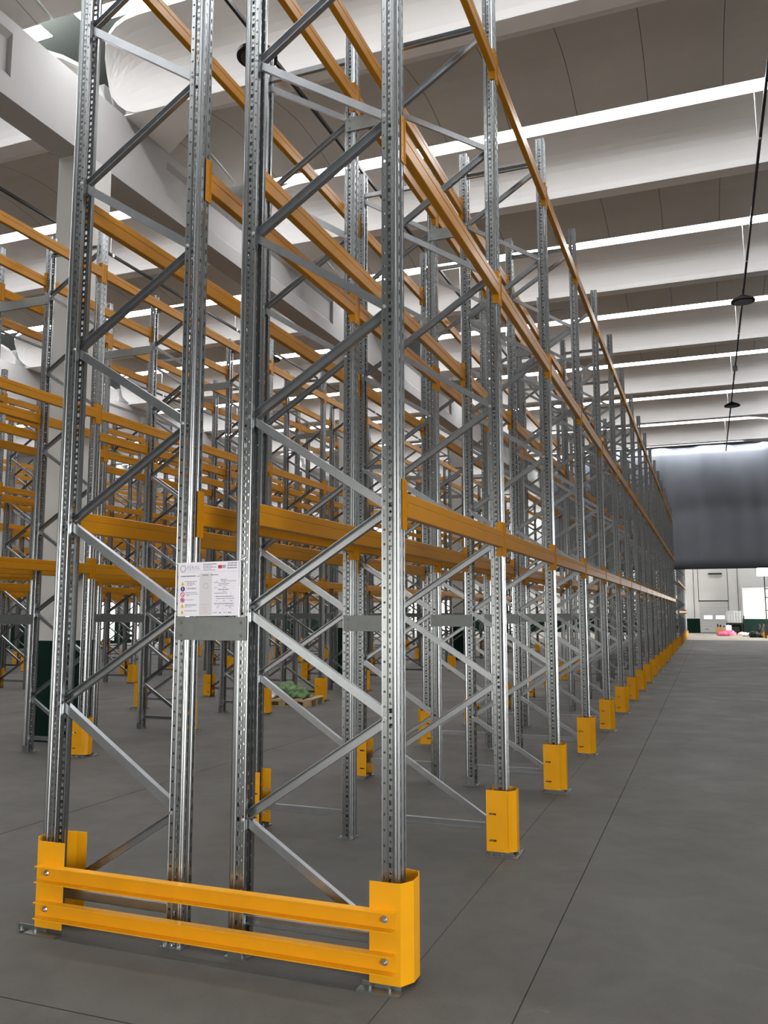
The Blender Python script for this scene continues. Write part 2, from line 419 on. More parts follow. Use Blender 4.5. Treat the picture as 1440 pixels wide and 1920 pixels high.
# the braces leaning "\" show their flat web to the camera, the others their open side
BR = []
for i in range(6):
    BR.append(brace_mesh((xf, -.002, FR[i]+.012), (xr, -.002, RE[i]-.012), 1))
    BR.append(brace_mesh((xr, .002, RE[i]+.012), (xf, .002, FR[i+1]-.012), -1))
BR.append(brace_mesh((xr, 0, .185), (xf, 0, .185), -1))
BR.append(brace_mesh((xr, 0, 6.72), (xf, 0, 6.72), -1))
bm = bmesh.new()
for z in FR[1:]: hexbolt(bm, (-.033, -.0505, z), (0, -1, 0), .008, .006); hexbolt(bm, (-.033, .0505, z), (0, 1, 0), .008, .006)
for z in RE: hexbolt(bm, (-D+.033, -.0505, z), (0, -1, 0), .008, .006); hexbolt(bm, (-D+.033, .0505, z), (0, 1, 0), .008, .006)
bm.free()
BOLTS = []
for xx, zs in ((-.033, FR[1:]), (-D+.033, RE)):
    for z in zs:
        for sg in (-1, 1):
            bm = bmesh.new(); hexbolt(bm, (xx, sg*.0505, z), (0, sg, 0), .008, .006); BOLTS.append((sg, mesh_of('bolt', bm, 'bolt')))
bm = bmesh.new(); box(bm, -.075, .06, -.075, .065, 0, .006); box(bm, -.043, .041, .052, .056, .006, .09)
hexbolt(bm, (.035, -.062, .006), (0, 0, 1), .009, .012); hexbolt(bm, (-.055, -.060, .006), (0, 0, 1), .009, .012)
FOOT = mesh_of('foot_plate', bm, 'steel_dull')
def joined_frame():
    bm = bmesh.new()
    def add(me, mtx): 
        t = bmesh.new(); t.from_mesh(me); t.transform(mtx); tmp = bpy.data.meshes.new('t'); t.to_mesh(tmp); t.free(); bm.from_mesh(tmp); bpy.data.meshes.remove(tmp)
    add(POST, Matrix.Identity(4)); add(POST, Matrix.Translation((-D, 0, 0)) @ Matrix.Rotation(PI, 4, 'Z'))
    for b in BR: add(b, Matrix.Identity(4))
    me = bpy.data.meshes.new('rack_frame'); bm.to_mesh(me); bm.free(); me.materials.append(M['steel']); return me
FRAME_FAR = joined_frame()
def frame_at(x, y, rz, near_, label, group):
    if near_:
        r = empty('rack_frame', (x, y, 0), rz)
        inst('post', POST, r, (0, 0, .006)); inst('post', POST, r, (-D, 0, .006), PI)
        for b in BR: inst('brace', b, r)
        
        if near_ == 2:
            for sg, b in BOLTS:
                if (sg == -1) == (rz == 0): inst('bolt', b, r)
        inst('foot_plate', FOOT, r); inst('foot_plate', FOOT, r, (-D, 0, 0), PI)
    else:
        r = inst('rack_frame', FRAME_FAR, None, (x, y, 0), rz)
    tag(r, label, 'rack frame', group)

# ------------------------------------------------------------------ beams
BL = L-.104           # beam length between the posts
def bar_bm(bm, x, y0, y1, z, h=.128):
    s = strip  # box beam of two interlocking C profiles, with the lap line on the face
    w2 = .026
    pts = [(-w2+.004, -h/2), (w2-.004, -h/2), (w2, -h/2+.004), (w2, .008), (w2-.003, .011), (w2-.003, .014), (w2, .017), (w2, h/2-.004), (w2-.004, h/2),
           (-w2+.004, h/2), (-w2, h/2-.004), (-w2, .017), (-w2+.003, .014), (-w2+.003, .011), (-w2, .008), (-w2, -h/2+.004)]
    prism(bm, pts, y0, y1, lambda p, t: (x+p[0], t, z+p[1]))
def conn_bm(bm, y, sg, z):
    """L-shaped end connector on the front face (+X) of a post; y: post face, sg: +1 when the beam runs to +Y"""
    zt, zb = z+.135, z-.133
    ya, yb = sorted((y, y+sg*.004)); box(bm, .002, .056, ya, yb, zb, zt)
    ya, yb = sorted((y+sg*.004, y-sg*.049)); box(bm, .0462, .0502, ya, yb, zb, zt)
    for q in (zb+.025, zt-.025, zb+.10): 
        ya = y-sg*.025; cyl(bm, (.050, ya, q), (.053, ya, q), .007, 8)
bm = bmesh.new(); bar_bm(bm, .030, .056, .056+BL-.008, 0); BAR = mesh_of('beam_bar', bm, 'orange')
bm = bmesh.new(); conn_bm(bm, .0515, 1, 0); CONA = mesh_of('connector', bm, 'orange')
bm = bmesh.new(); conn_bm(bm, L-.0515, -1, 0); CONB = mesh_of('connector', bm, 'orange')
bm = bmesh.new(); bar_bm(bm, .030, .056, .056+BL-.008, 0); conn_bm(bm, .0515, 1, 0); conn_bm(bm, L-.0515, -1, 0); BEAM_FAR = mesh_of('rack_beam', bm, 'orange')
def mirror_mesh(me, name):
    b = bmesh.new(); b.from_mesh(me); b.transform(Matrix.Scale(-1, 4, (1, 0, 0))); bmesh.ops.reverse_faces(b, faces=b.faces[:])
    m2 = bpy.data.meshes.new(name); b.to_mesh(m2); b.free(); m2.materials.append(me.materials[0]); return m2
BAR_, CONA_, CONB_, BEAM_FAR_ = [mirror_mesh(x, x.name) for x in (BAR, CONA, CONB, BEAM_FAR)]

# ------------------------------------------------------------------ post guards
GH = .47
gpoly = [(-.10, -.098), (.065, -.098), (.118, -.040), (.118, .040), (.065, .098), (-.10, .098)]
def guard_meshes():
    bm = bmesh.new(); t = .005; segs = list(zip(gpoly, gpoly[1:]))
    for i, (a, b) in enumerate(segs):
        ln = math.dist(a, b); fn = lambda u, z: (a[0]+(b[0]-a[0])*u/ln, a[1]+(b[1]-a[1])*u/ln, z)
        if i in (0, 4):    # slotted sides
            u = [.02, .075] if i == 0 else [ln-.075, ln-.02]
            zs = [.03, .10, .115, .29, .305, GH]
            us = [0, u[0], u[1], ln]
            for ui in range(3):
                for zi in range(5):
                    if ui == 1 and zi in (1, 3): continue
                    bm.faces.new([bm.verts.new(fn(p, q)) for p, q in ((us[ui], zs[zi]), (us[ui+1], zs[zi]), (us[ui+1], zs[zi+1]), (us[ui], zs[zi+1]))])
        else:
            bm.faces.new([bm.verts.new(fn(p, q)) for p, q in ((0, .03), (ln, .03), (ln, GH), (0, GH))])
    bmesh.ops.remove_doubles(bm, verts=bm.verts[:], dist=.0001); bmesh.ops.recalc_face_normals(bm, faces=bm.faces[:])
    bmesh.ops.solidify(bm, geom=bm.faces[:], thickness=t)
    me = bpy.data.meshes.new('guard_shell'); bm.to_mesh(me); bm.free(); me.materials.append(M['yellow'])
    bm = bmesh.new(); box(bm, -.095, .14, -.14, -.080, .0, .008); box(bm, -.095, .14, .080, .14, .0, .008); box(bm, .065, .14, -.080, .08, .0, .008)
    box(bm, -.09, .10, -.093, -.087, .008, .034); box(bm, -.09, .10, .087, .093, .008, .034)
    for x in (-.06, .02, .11):
        for y in (-.122, .122): hexbolt(bm, (x, y, .008), (0, 0, 1), .008, .012)
    return me, mesh_of('guard_base', bm, 'steel_dull')
GSHELL, GBASE = guard_meshes()

# ------------------------------------------------------------------ spacers between back-to-back frames
def spacer_mesh(gap, z):
    bm = bmesh.new(); h = .128; e = .043
    prism(bm, strip([(-.030, -h/2), (-.057, -h/2), (-.057, h/2), (-.030, h/2)], .003), -e, gap+e, lambda p, t: (-t, p[0] if True else 0, z+p[1]))
    return bm
def fix(bm): return bm
SP = {}
for g in (.381, .92):
    for z in (1.705, 6.07):
        bm = bmesh.new(); h = .128; e = .038
        box(bm, -gap if False else -g-e, e, -.0565, -.0535, z-h/2, z+h/2)
        box(bm, -g+.052, -.052, -.0535, -.030, z+h/2-.003, z+h/2); box(bm, -g+.052, -.052, -.0535, -.030, z-h/2, z-h/2+.003)
        for x in (-.0, -g):
            for dz in (-.035, .035): hexbolt(bm, (x, -.0565, z+dz), (0, -1, 0), .009, .007)
        SP[(g, z)] = mesh_of('row_spacer', bm, 'steel_dull')

# ------------------------------------------------------------------ lay out the racking
def in_view(pts):
    q = [proj(*p) for p in pts]; q = [a for a in q if a]
    if not q: return None
    if max(a[0] for a in q) < -20 or min(a[0] for a in q) > 1460 or max(a[1] for a in q) < -20 or min(a[1] for a in q) > 1940: return None
    return min(a[2] for a in q)
def where(ri, k):
    return ('from near end' if ri == 0 else '')
beams = []
def lay_row(ri, X, gap, k0, k1, levels, zone=''):
    xs = {'A': X, 'a': X-D, 'b': X-D-gap, 'B': X-2*D-gap}
    for k in range(k0, k1+1):
        y = k*L
        for side, x, rz in (('right', xs['A'], 0), ('left', xs['B'], PI)):
            sg = -1 if side == 'right' else 1
            d = in_view([(x, y, 0), (x, y, 3.5), (x, y, H), (x+sg*D, y, 0), (x+sg*D, y, H), (x+sg*D, y, 3)])
            if d is None: continue
            if zone: lab = 'galvanised rack frame beyond the grey curtain, %s side, %s from the curtain' % (side, ordw(k-k0+1))
            elif ri == 0: lab = 'galvanised rack frame, %s half of the nearest rack row, %s from the near end' % (side, ordw(k+1))
            else: lab = 'galvanised rack frame, %s half of %s rack row, abreast of nearest row\'s %s frame' % (side, ROWN[ri], ordw(k+1))
            frame_at(x, y, rz, 2 if d < 9 else d < 17, lab, 'upright frames of the %s' % ('racks beyond the curtain' if zone else ROWN[ri]+' rack row'))
            # post guard, on the aisle-side post
            if ri == 0 and k == 0 and not zone: continue
            dg = in_view([(x, y, 0), (x, y, GH)])
            if dg is None: continue
            g = inst('post_guard', GSHELL, None, (x, y, 0), rz); b = inst('base_bracket', GBASE, g)
            if zone: lab = 'orange post guard beyond the curtain, %s side, %s from the curtain' % (side, ordw(k-k0+1))
            elif ri == 0: lab = 'orange post guard on %s side of nearest rack row, %s from the near end' % (side, ordw(k+1))
            else: lab = 'orange post guard on %s side of %s rack row, abreast of nearest row\'s %s frame' % (side, ROWN[ri], ordw(k+1))
            tag(g, lab, 'post guard', 'post guards')
        for z in ((1.705, 6.07) if not zone else ()):
            if ri == 0 and k == 0 and z > 3: continue
            d = in_view([(xs['a'], y, z), (xs['b'], y, z)])
            if d is None or d > 40: continue
            s = inst('row_spacer', SP[(gap, z)], None, (xs['a'], y, 0))
            tag(s, 'flat grey %s spacer joining both halves of %s rack row at frame %s' % ('low' if z < 3 else 'high', ROWN[ri], ordw(k+1)), 'spacer', 'steel row spacers')
    for k in range(k0, k1):
        for li, z in enumerate(levels):
            for line in 'AabB':
                x = xs[line]; m_ = line in 'aB'
                d = in_view([(x, k*L, z), (x, (k+.5)*L, z), (x, (k+1)*L, z)])
                if d is None: continue
                beams.append((d, ri, k, li, line, x, k*L, z, m_, zone, k0))
for ri, (X, gap) in enumerate(ROWS): lay_row(ri, X, gap, 0, NF-1, LEVELS)
lay_row(0, 0.0, .381, 19, 26, (1.80, 3.50, 6.325), 'far')
LV = ['lowest', 'middle', 'top']
LN = {'A': 'right face', 'a': 'inner right', 'b': 'inner left', 'B': 'left face'}
beams.sort(key=lambda b: b[0])
rest = bmesh.new()
for i, (d, ri, k, li, line, x, y, z, m_, zone, k0) in enumerate(beams):
    if i < 300:
        if d < 13:
            r = empty('rack_beam', (x, y, z)); a, b, c = (BAR_, CONA_, CONB_) if m_ else (BAR, CONA, CONB)
            inst('beam_bar', a, r); inst('connector', b, r); inst('connector', c, r)
        else: r = inst('rack_beam', BEAM_FAR_ if m_ else BEAM_FAR, None, (x, y, z))
        if zone: lab = 'orange beam beyond the curtain, %s level, %s, %s bay past the curtain' % (LV[li], LN[line], ordw(k-k0+1))
        elif ri == 0: lab = 'orange beam, %s level, %s of nearest rack row, %s bay from near end' % (LV[li], LN[line], ordw(k+1))
        else: lab = 'orange beam, %s level, %s of %s row, abreast of nearest row\'s %s bay' % (LV[li], LN[line], ROWN[ri], ordw(k+1))
        tag(r, lab, 'beam', 'orange rack beams of the %s' % ('racks beyond the curtain' if zone else ROWN[ri]+' row'))
    else:
        t = bmesh.new(); t.from_mesh(BEAM_FAR_ if m_ else BEAM_FAR); t.transform(Matrix.Translation((x, y, z)))
        tmp = bpy.data.meshes.new('t'); t.to_mesh(tmp); t.free(); rest.from_mesh(tmp); bpy.data.meshes.remove(tmp)
me = bpy.data.meshes.new('rack_beam'); rest.to_mesh(me); rest.free(); me.materials.append(M['orange'])
o = bpy.data.objects.new('rack_beam', me); COL.objects.link(o)
tag(o, 'distant orange beams filling the rack rows far back in the hall', 'beams', None, 'stuff')

# ------------------------------------------------------------------ end guard across the near end of the nearest row
XB = -2*D-.381
eg = empty('end_guard', (0, 0, 0))
tag(eg, 'yellow-orange end barrier with two rails across the near end of the closest rack row', 'rack end guard')
def end_shield(x, mir):
    s = -1 if mir else 1
    bm = bmesh.new()
    pts = [(-.112, .060), (-.112, .112), (-.090, .112), (-.075, .112)] if False else None
    pol = [(-.082, -.125), (.075, -.125), (.115, -.055), (.115, .030), (.09, .100), (.02, .118)]
    if mir: pol = [(-.10, -.125), (.06, -.125)]
    if not mir:
        bm2 = strip(pol[::-1], .006); prism(bm, bm2, .028, .495, lambda p, t: (x+p[0], p[1], t))
        prism(bm, strip([(-.085, .118), (-.02, .118)], .006), .028, .495, lambda p, t: (x+p[0], p[1], t))
    else:
        prism(bm, strip([(.185, -.125), (.0, -.125), (-.068, -.050), (-.068, .03), (-.04, .095), (.06, .118), (.13, .118)], .006), .028, .495, lambda p, t: (x+p[0], p[1], t))
    new('shield', bm, 'yellow', eg)
    bm = bmesh.new(); box(bm, x-.13+(.10 if mir else 0), x+.09+(.10 if mir else 0), -.185, -.127, 0, .008); box(bm, x-.12, x+.08, -.127, -.118, .004, .03)
    hexbolt(bm, (x-.07, -.158, .008), (0, 0, 1), .010, .016); hexbolt(bm, (x+.03, -.158, .008), (0, 0, 1), .010, .016)
    new('floor_bracket', bm, 'steel_dull', eg)
end_shield(0.0, False); end_shield(XB, True)
for zc in (.325, .130):
    bm = bmesh.new(); t = .005
    prism(bm, strip([(-.180, -.040), (-.133, -.040), (-.133, .040), (-.180, .040)][::-1], t), XB+.022, .055, lambda p, q: (q, p[0], zc+p[1]))
    r = new('rail', bm, 'yellow', eg)
    bm = bmesh.new()
    for x in (XB+.075, .0): hexbolt(bm, (x, -.138, zc+.002), (0, -1, 0), .011, .010)
    new('bolt', bm, 'bolt', r)

# ------------------------------------------------------------------ load notice tied between the two middle posts
SX0, SX1, SZ0, SZ1 = -1.272, -.880, 1.772, 2.072
sg_ = empty('load_sign', (SX0, -.066, SZ0)); sg_.rotation_euler = (0, -.012, 0)
tag(sg_, 'white rack load notice with text and safety symbols tied between the middle posts', 'sign')
W_, H_ = SX1-SX0, SZ1-SZ0
bm = bmesh.new(); box(bm, 0, W_, -.0015, .0015, 0, H_); new('panel', bm, 'sign', sg_)
def sx(px): return (px-110)/1135*W_
def sz(py): return H_-(py-178)/918*H_
def marks(name, rects, m_, lift=.0006):
    bm = bmesh.new()
    for x0, y0, x1, y1 in rects: box(bm, sx(x0), sx(x1), -.0015-lift, -.0014, sz(y1), sz(y0))
    return new(name, bm, m_, sg_)
marks('grey_panel', [(520, 370, 755, 1080)], 'sign_panel', .0003)
random.seed(3)
lines = []
def textline(x0, x1, y, h=9):
    x = x0
    while x < x1-8:
        wd = min(random.uniform(18, 60), x1-x); lines.append((x, y-h/2, x+wd, y+h/2)); x += wd+random.uniform(5, 10)
for y, x1 in ((218, 840), (245, 760), (270, 830), (296, 745), (320, 810)): textline(585, x1, y, 12 if y == 218 else 8)
for y in (212, 250, 292): textline(1035 if y > 212 else 1050, 1210, y, 13)
textline(165, 450, 412, 14); textline(475, 520, 416, 10); textline(575, 700, 404, 13); textline(735, 870, 402, 13)
for y, xa_, xb_ in ((505,240,480),(528,280,430),(550,280,440),(572,280,385),(618,265,470),(632,290,440),(695,245,480),(722,260,505),(745,275,335),(818,255,415),(898,250,480),(915,250,455),(937,250,365),(1004,245,475)):
    textline(xa_, xb_, y, 7)
for y, xa_, xb_, h in ((485,915,1040,9),(512,830,850,7),(512,915,1200,8),(532,790,880,7),(532,970,1000,7),(556,880,1080,8),(580,870,1040,7),(622,800,850,7),(618,965,1010,8),(655,870,1065,11),(686,950,1015,6),(716,800,1030,8),(772,820,1140,9),(806,830,1170,8),(842,830,850,7),(842,960,1000,7),(840,1090,1140,8),(892,800,1155,11),(930,860,890,7),(930,1000,1150,8),(955,845,875,7),(955,1070,1110,7),(1042,770,860,8),(1044,890,935,13),(1040,975,1030,7),(1042,1055,1115,14)):
    textline(xa_, xb_, y, h)
marks('text_line', lines, 'ink')
marks('rule_line', [(120,348,1240,351),(780,540,1190,542),(780,600,1190,602),(780,640,1190,642),(780,698,1110,700),(780,765,1190,767),(780,865,1190,867),(780,910,1160,912),(780,980,1160,982),(855,700,857,765),(945,700,947,765),(1025,700,1027,765),(1110,700,1112,765),(955,910,957,1060),(520,680,755,682),(545,900,700,906),(555,945,590,948),(555,985,590,988),(520,215,523,300),(280,318,560,323)], 'ink_grey')
marks('red_mark', [(865, 240, 938, 296)], 'ink_red'); marks('dark_mark', [(948, 240, 958, 290), (966, 240, 984, 250), (966, 282, 984, 292), (966, 250, 971, 282), (979, 250, 984, 282), (992, 240, 1002, 292)], 'ink')
marks('pink_line', [(595, 942, 672, 950), (595, 982, 672, 990), (595, 1024, 672, 1032)], 'ink_pink')
def disc(name, cx, cy, r, m_, r_in=0, lift=.001, seg=24):
    bm = bmesh.new(); k = W_/1135
    def pt(rr, a, y): return (sx(cx)+rr*k*math.cos(a), y, sz(cy)+rr*k*math.sin(a))
    y0, y1 = -.0015-lift, -.0014
    for i in range(seg):
        a, b = 2*PI*i/seg, 2*PI*(i+1)/seg
        if r_in:
            q = [pt(r_in, a, y0), pt(r, a, y0), pt(r, b, y0), pt(r_in, b, y0)]
            bm.faces.new([bm.verts.new(p) for p in q])
            q = [pt(r, a, y0), pt(r, a, y1), pt(r, b, y1), pt(r, b, y0)]; bm.faces.new([bm.verts.new(p) for p in q])
        else:
            q = [pt(0, 0, y0), pt(r, a, y0), pt(r, b, y0)]; bm.faces.new([bm.verts.new(p) for p in q])
            q = [pt(r, a, y0), pt(r, a, y1), pt(r, b, y1), pt(r, b, y0)]; bm.faces.new([bm.verts.new(p) for p in q])
    bmesh.ops.remove_doubles(bm, verts=bm.verts[:], dist=1e-6)
    return new(name, bm, m_, sg_)
disc('logo_ring', 205, 282, 58, 'ink_grey', 42); disc('symbol_ring', 640, 590, 46, 'ink_grey', 38)
disc('blue_symbol', 203, 630, 40, 'ink_blue'); marks('symbol_figure', [(197, 608, 209, 652)], 'sign', .0016)
for cy in (725, 820):
    disc('red_symbol', 200, cy, 40, 'ink_red', 29)
    bm = bmesh.new(); k = W_/1135
    a = Vector((sx(178), 0, sz(cy-24))); b = Vector((sx(222), 0, sz(cy+24))); d_ = (b-a).normalized(); nn = Vector((-d_.z, 0, d_.x))*5*k
    prism(bm, [0, 1, 2, 3], -.0026, -.0014, lambda p, t: (([a+nn, b+nn, b-nn, a-nn][p]).x, t, ([a+nn, b+nn, b-nn, a-nn][p]).z))
    new('red_bar', bm, 'ink_red', sg_)
disc('dark_symbol', 200, 820, 20, 'ink')
for cy in (540, 920, 1025):
    bm = bmesh.new()
    prism(bm, [(160, cy+36), (240, cy+36), (200, cy-38)], -.0024, -.0014, lambda p, t: (sx(p[0]), t, sz(p[1]))); new('yellow_symbol', bm, 'ink_yellow', sg_)
    marks('symbol_figure', [(195, cy-14, 205, cy+14), (195, cy+19, 205, cy+27)], 'ink', .0016)
cu = bpy.data.curves.new('logo_text', 'FONT'); cu.body = 'FERAL'; cu.size = .0305; cu.extrude = .0003; cu.space_character = 1.0
t_ = bpy.data.objects.new('logo_tmp', cu); COL.objects.link(t_)
dg_ = bpy.context.evaluated_depsgraph_get(); mt_ = bpy.data.meshes.new_from_object(t_.evaluated_get(dg_)); bpy.data.objects.remove(t_)
mt_.materials.clear(); mt_.materials.append(M['ink_grey'])
lt = bpy.data.objects.new('logo_text', mt_); COL.objects.link(lt); lt.parent = sg_; lt.location = (sx(282), -.0022, sz(298)); lt.rotation_euler = (PI/2, 0, 0)
for (a, b, c) in (((0.004, -.004, H_-.008), (-.012, -.006, H_+.006), (-.026, .012, H_+.004)), ((W_-.004, -.004, H_-.006), (W_+.020, -.004, H_+.006), (W_+.038, .010, H_+.018))):
    bm = bmesh.new(); cyl(bm, a, b, .0022, 6); cyl(bm, b, c, .0022, 6); new('cable_tie', bm, 'tie', sg_)

# ------------------------------------------------------------------ hanging light tracks and high-bay lamps
def track(x, z, y0, y1, label):
    o = empty('light_track', (x, y0, z)); tag(o, label, 'light track', 'dark lighting tracks under the roof')
    bm = bmesh.new(); box(bm, -.022, .022, 0, y1-y0, -.028, .028); new('rail', bm, 'track', o)
    y = (math.ceil((y0-6.33)/P))*P+6.33-y0
    while y+1.2 < y1-y0:
        bm = bmesh.new(); cyl(bm, (-.05, y-1.25, .02), (-.06, y-1.25, 1.0 if z < 9.9 else .5), .006, 6)
        box(bm, -.03, .03, y-1.28, y-1.22, -.035, .035)
        new('hanger_wire', bm, 'wire', o); y += P
def highbay(x, y, z, label):
    o = empty('high_bay_lamp', (x, y, z)); tag(o, label, 'lamp', 'round black high-bay lamps')
    bm = bmesh.new(); lathe(bm, [(0, .11), (.08, .11), (.10, .08), (.13, .05), (.22, .035), (.275, 0), (.275, -.04), (.24, -.05), (0, -.05)], (0, 0, 0), 28)
    for i in range(16):
        a = 2*PI*i/16; ca, sa = math.cos(a), math.sin(a)
        n_ = Vector((-sa, ca, 0))*.004
        q = [Vector((ca*.06, sa*.06, .095)), Vector((ca*.18, sa*.18, .06)), Vector((ca*.22, sa*.22, .01)), Vector((ca*.06, sa*.06, .01))]
        prism(bm, [0, 1, 2, 3], -1, 1, lambda p, t: q[p]+n_*t)
    new('housing', bm, 'black', o)
    bm = bmesh.new(); lathe(bm, [(0, -.051), (.22, -.051), (.22, -.055), (0, -.055)], (0, 0, 0), 24); new('lens', bm, 'lens', o)
    bm = bmesh.new(); cyl(bm, (0, 0, .10), (0, 0, .17), .015, 8); cyl(bm, (0, 0, .17), (0, 0, .265), .008, 8); new('hook', bm, 'black', o)
TZ = 9.6
track(2.66, TZ, -6, 39.5, 'straight dark lighting track over the right aisle running to the grey curtain')
track(-3.91, TZ, -2, 39.5, 'dark lighting track over the aisle left of the nearest rack row')
track(-10.40, TZ, 0, 39.5, 'dark lighting track over the aisle left of the second rack row')
track(-16.6, TZ, 4, 39.5, 'dark lighting track over the far left aisle beyond the third rack row')
highbay(2.63, 17.4, TZ-.29, 'black round high-bay lamp over the right aisle, nearer of two')
highbay(2.66, 28.6, TZ-.29, 'black round high-bay lamp over the right aisle, farther one near the curtain')
highbay(-3.88, 5.2, TZ-.29, 'black high-bay lamp behind the tall posts at the top of the nearest row')
highbay(-10.35, 17.5, TZ-.29, 'black high-bay lamp over the second aisle, seen between middle posts')
highbay(-10.35, 28.6, TZ-.29, 'black high-bay lamp over the second aisle, farther from the camera')
highbay(-16.6, 23.0, TZ-.29, 'black high-bay lamp over the far left aisle')
bm = bmesh.new(); box(bm, 2.58, 2.72, 24.2, 24.34, TZ-.17, TZ-.03); o = new('junction_box', bm, 'grey_metal')
tag(o, 'small grey box on the lighting track between the two right-aisle lamps', 'junction box')

# ------------------------------------------------------------------ grey curtain across the hall
CY = 42.27
bm = bmesh.new(); nx, nz = 160, 14; xa, xb, za, zb = -6.9, 7.9, 4.03, 10.42
V = []
for i in range(nx+1):
    x = xa+(xb-xa)*i/nx; col = []
    for j in range(nz+1):
        t = j/nz; z = za+(zb-za)*t
        y = CY+.06*math.sin(x*2.3+.4*math.sin(x*1.1))*(.5+.5*t)+.022*math.sin(x*6.1+1.3*t)+.03*math.sin(x*.9+2)*(1-t)
        col.append(bm.verts.new((x, y, z)))
    V.append(col)
for i in range(nx):
    for j in range(nz): bm.faces.new((V[i][j], V[i+1][j], V[i+1][j+1], V[i][j+1]))
bmesh.ops.recalc_face_normals(bm, faces=bm.faces[:]); bmesh.ops.solidify(bm, geom=bm.faces[:], thickness=.006)
cu_ = new('curtain', bm, 'curtain')
for f in cu_.data.polygons: f.use_smooth = True
tag(cu_, 'large dark grey fabric curtain hanging across the far end of the right aisle', 'curtain')
bm = bmesh.new(); cyl(bm, (xa, CY, zb+.03), (xb, CY, zb+.03), .05, 10); new('top_tube', bm, 'black', cu_)
bm = bmesh.new(); box(bm, xa, xb, CY-.03, CY+.03, za-.04, za+.01); new('bottom_bar', bm, 'track', cu_)

# ------------------------------------------------------------------ far bay
YD = Y1-.02
d = empty('door_1', (1.97, YD, 0)); struct(d)
bm = bmesh.new()
for i in range(5): box(bm, -1.13, 1.13, -.05, 0, .06+i*.53, .06+(i+1)*.53-.012)
struct(new('door_leaf', bm, 'door', d))
bm = bmesh.new(); box(bm, -.79, -.15, -.06, -.045, 1.22, 1.49); box(bm, .16, .82, -.06, -.045, 1.22, 1.49); struct(new('door_window', bm, 'door_glass', d))
bm = bmesh.new(); box(bm, -.78, -.45, -.07, -.05, .34, .37); struct(new('door_handle', bm, 'black', d))
bm = bmesh.new(); box(bm, -1.18, 1.18, -.08, .0, 0, .05); struct(new('door_seal', bm, 'black', d))
bm = bmesh.new(); box(bm, 1.65, 2.75, Y1-.30, Y1, 5.0, 5.10); o = new('door_motor_arm', bm, 'black'); tag(o, 'short black bar on the white wall above the far loading door', 'bar')
# white booth with green base
b_ = empty('office_booth', (4.95, 71, 0)); tag(b_, 'white boxy booth with dark green base beside the far loading door', 'booth')
bm = bmesh.new(); box(bm, -.82, 1.8, -1.6, 2.7, 1.25, 3.75); new('upper_wall', bm, 'wall', b_)
bm = bmesh.new(); box(bm, -.80, 1.78, -1.58, 2.7, 0, 1.25); new('base_wall', bm, 'green', b_)
bm = bmesh.new(); box(bm, -.78, 1.8, -1.64, -1.6, 3.70, 3.76); box(bm, -.7, -.3, -1.63, -1.6, 2.98, 3.0); new('trim_strip', bm, 'grey_metal', b_)
# caged tank on a stand
t = empty('caged_tank', (3.42, 69.5, 0)); tag(t, 'wire-caged liquid tank raised on a dark stand right of the far door', 'tank')
bm = bmesh.new(); box(bm, -.54, .54, -.5, .5, .98, 1.84); cyl(bm, (0, 0, 1.84), (0, 0, 1.90), .16, 16); new('tank_body', bm, 'ibc', t, bevel=.01)
bm = bmesh.new()
for z in (.96, 1.15, 1.42, 1.68, 1.88):
    for y in (-.56, .56): cyl(bm, (-.6, y, z), (.6, y, z), .018, 6)
    for x in (-.6, .6): cyl(bm, (x, -.56, z), (x, .56, z), .018, 6)
for i in range(7):
    x = -.6+i*.2
    for y in (-.56, .56): cyl(bm, (x, y, .96), (x, y, 1.88), .014, 6)
new('cage', bm, 'grey_metal', t)
bm = bmesh.new(); box(bm, -.6, .6, -.56, .56, .82, .94)
for x in (-.55, .55, .72):
    for y in (-.5, .5): box(bm, x-.03, x+.03, y-.03, y+.03, 0, .85 if x < .6 else 1.5)
box(bm, -.4, .4, -.3, .4, 0, .62); new('stand', bm, 'black', t)
def lump(name, x, y, sx_, sy_, sz_, m_, label, cat, seed=1, z0=0):
    rnd = random.Random(seed); bm = bmesh.new(); bmesh.ops.create_icosphere(bm, subdivisions=4, radius=1)
    ph = [rnd.uniform(0, 6.28) for _ in range(6)]
    for v in bm.verts:
        c = v.co; k = 1+.14*math.sin(3.1*c.x+ph[0]+2*c.y)+.10*math.sin(6*c.y+ph[1]+4*c.z)+.08*math.sin(9*c.x+ph[2]-5*c.z)+.05*math.sin(17*c.y+ph[3]+11*c.x)
        z = max(-.30, c.z*k); v.co = (c.x*k*sx_, c.y*k*sy_, (z+.30)*sz_/1.3)
    o = new(name, bm, m_, None, (x, y, z0)); 
    for f in o.data.polygons: f.use_smooth = True
    tag(o, label, cat); return o
c_ = empty('cardboard_box', (2.35, 68, 0)); tag(c_, 'open brown cardboard box with dark bits sticking out in front of far door', 'box')
bm = bmesh.new()
for q in ((-.32,.32,-.32,-.31),(-.32,.32,.31,.32),(-.32,-.31,-.31,.31),(.31,.32,-.31,.31)): box(bm, q[0], q[1], q[2], q[3], 0, .62)
box(bm, -.31, .31, -.31, .31, 0, .02); new('carton', bm, 'card', c_)
bm = bmesh.new()
for i in range(7):
    a = i*.9; p = Vector((.17*math.cos(a*2), .17*math.sin(a*2), .1)); cyl(bm, p, p+Vector((.12*math.cos(a), .1*math.sin(a), .62+.07*(i % 3))), .05, 8)
new('contents', bm, 'black', c_)
lump('plastic_bag', 2.72, 65.2, .62, .4, .42, 'pink', 'bright pink plastic bag lying on the pale floor near the far door', 'bag', 2)
bm = bmesh.new(); box(bm, -.2, .2, -.14, .14, 0, .78); o = new('white_carton', bm, 'whitebag', None, (2.95, 67, 0), bevel=.01); tag(o, 'upright white carton behind the pink bag by the far door', 'box')
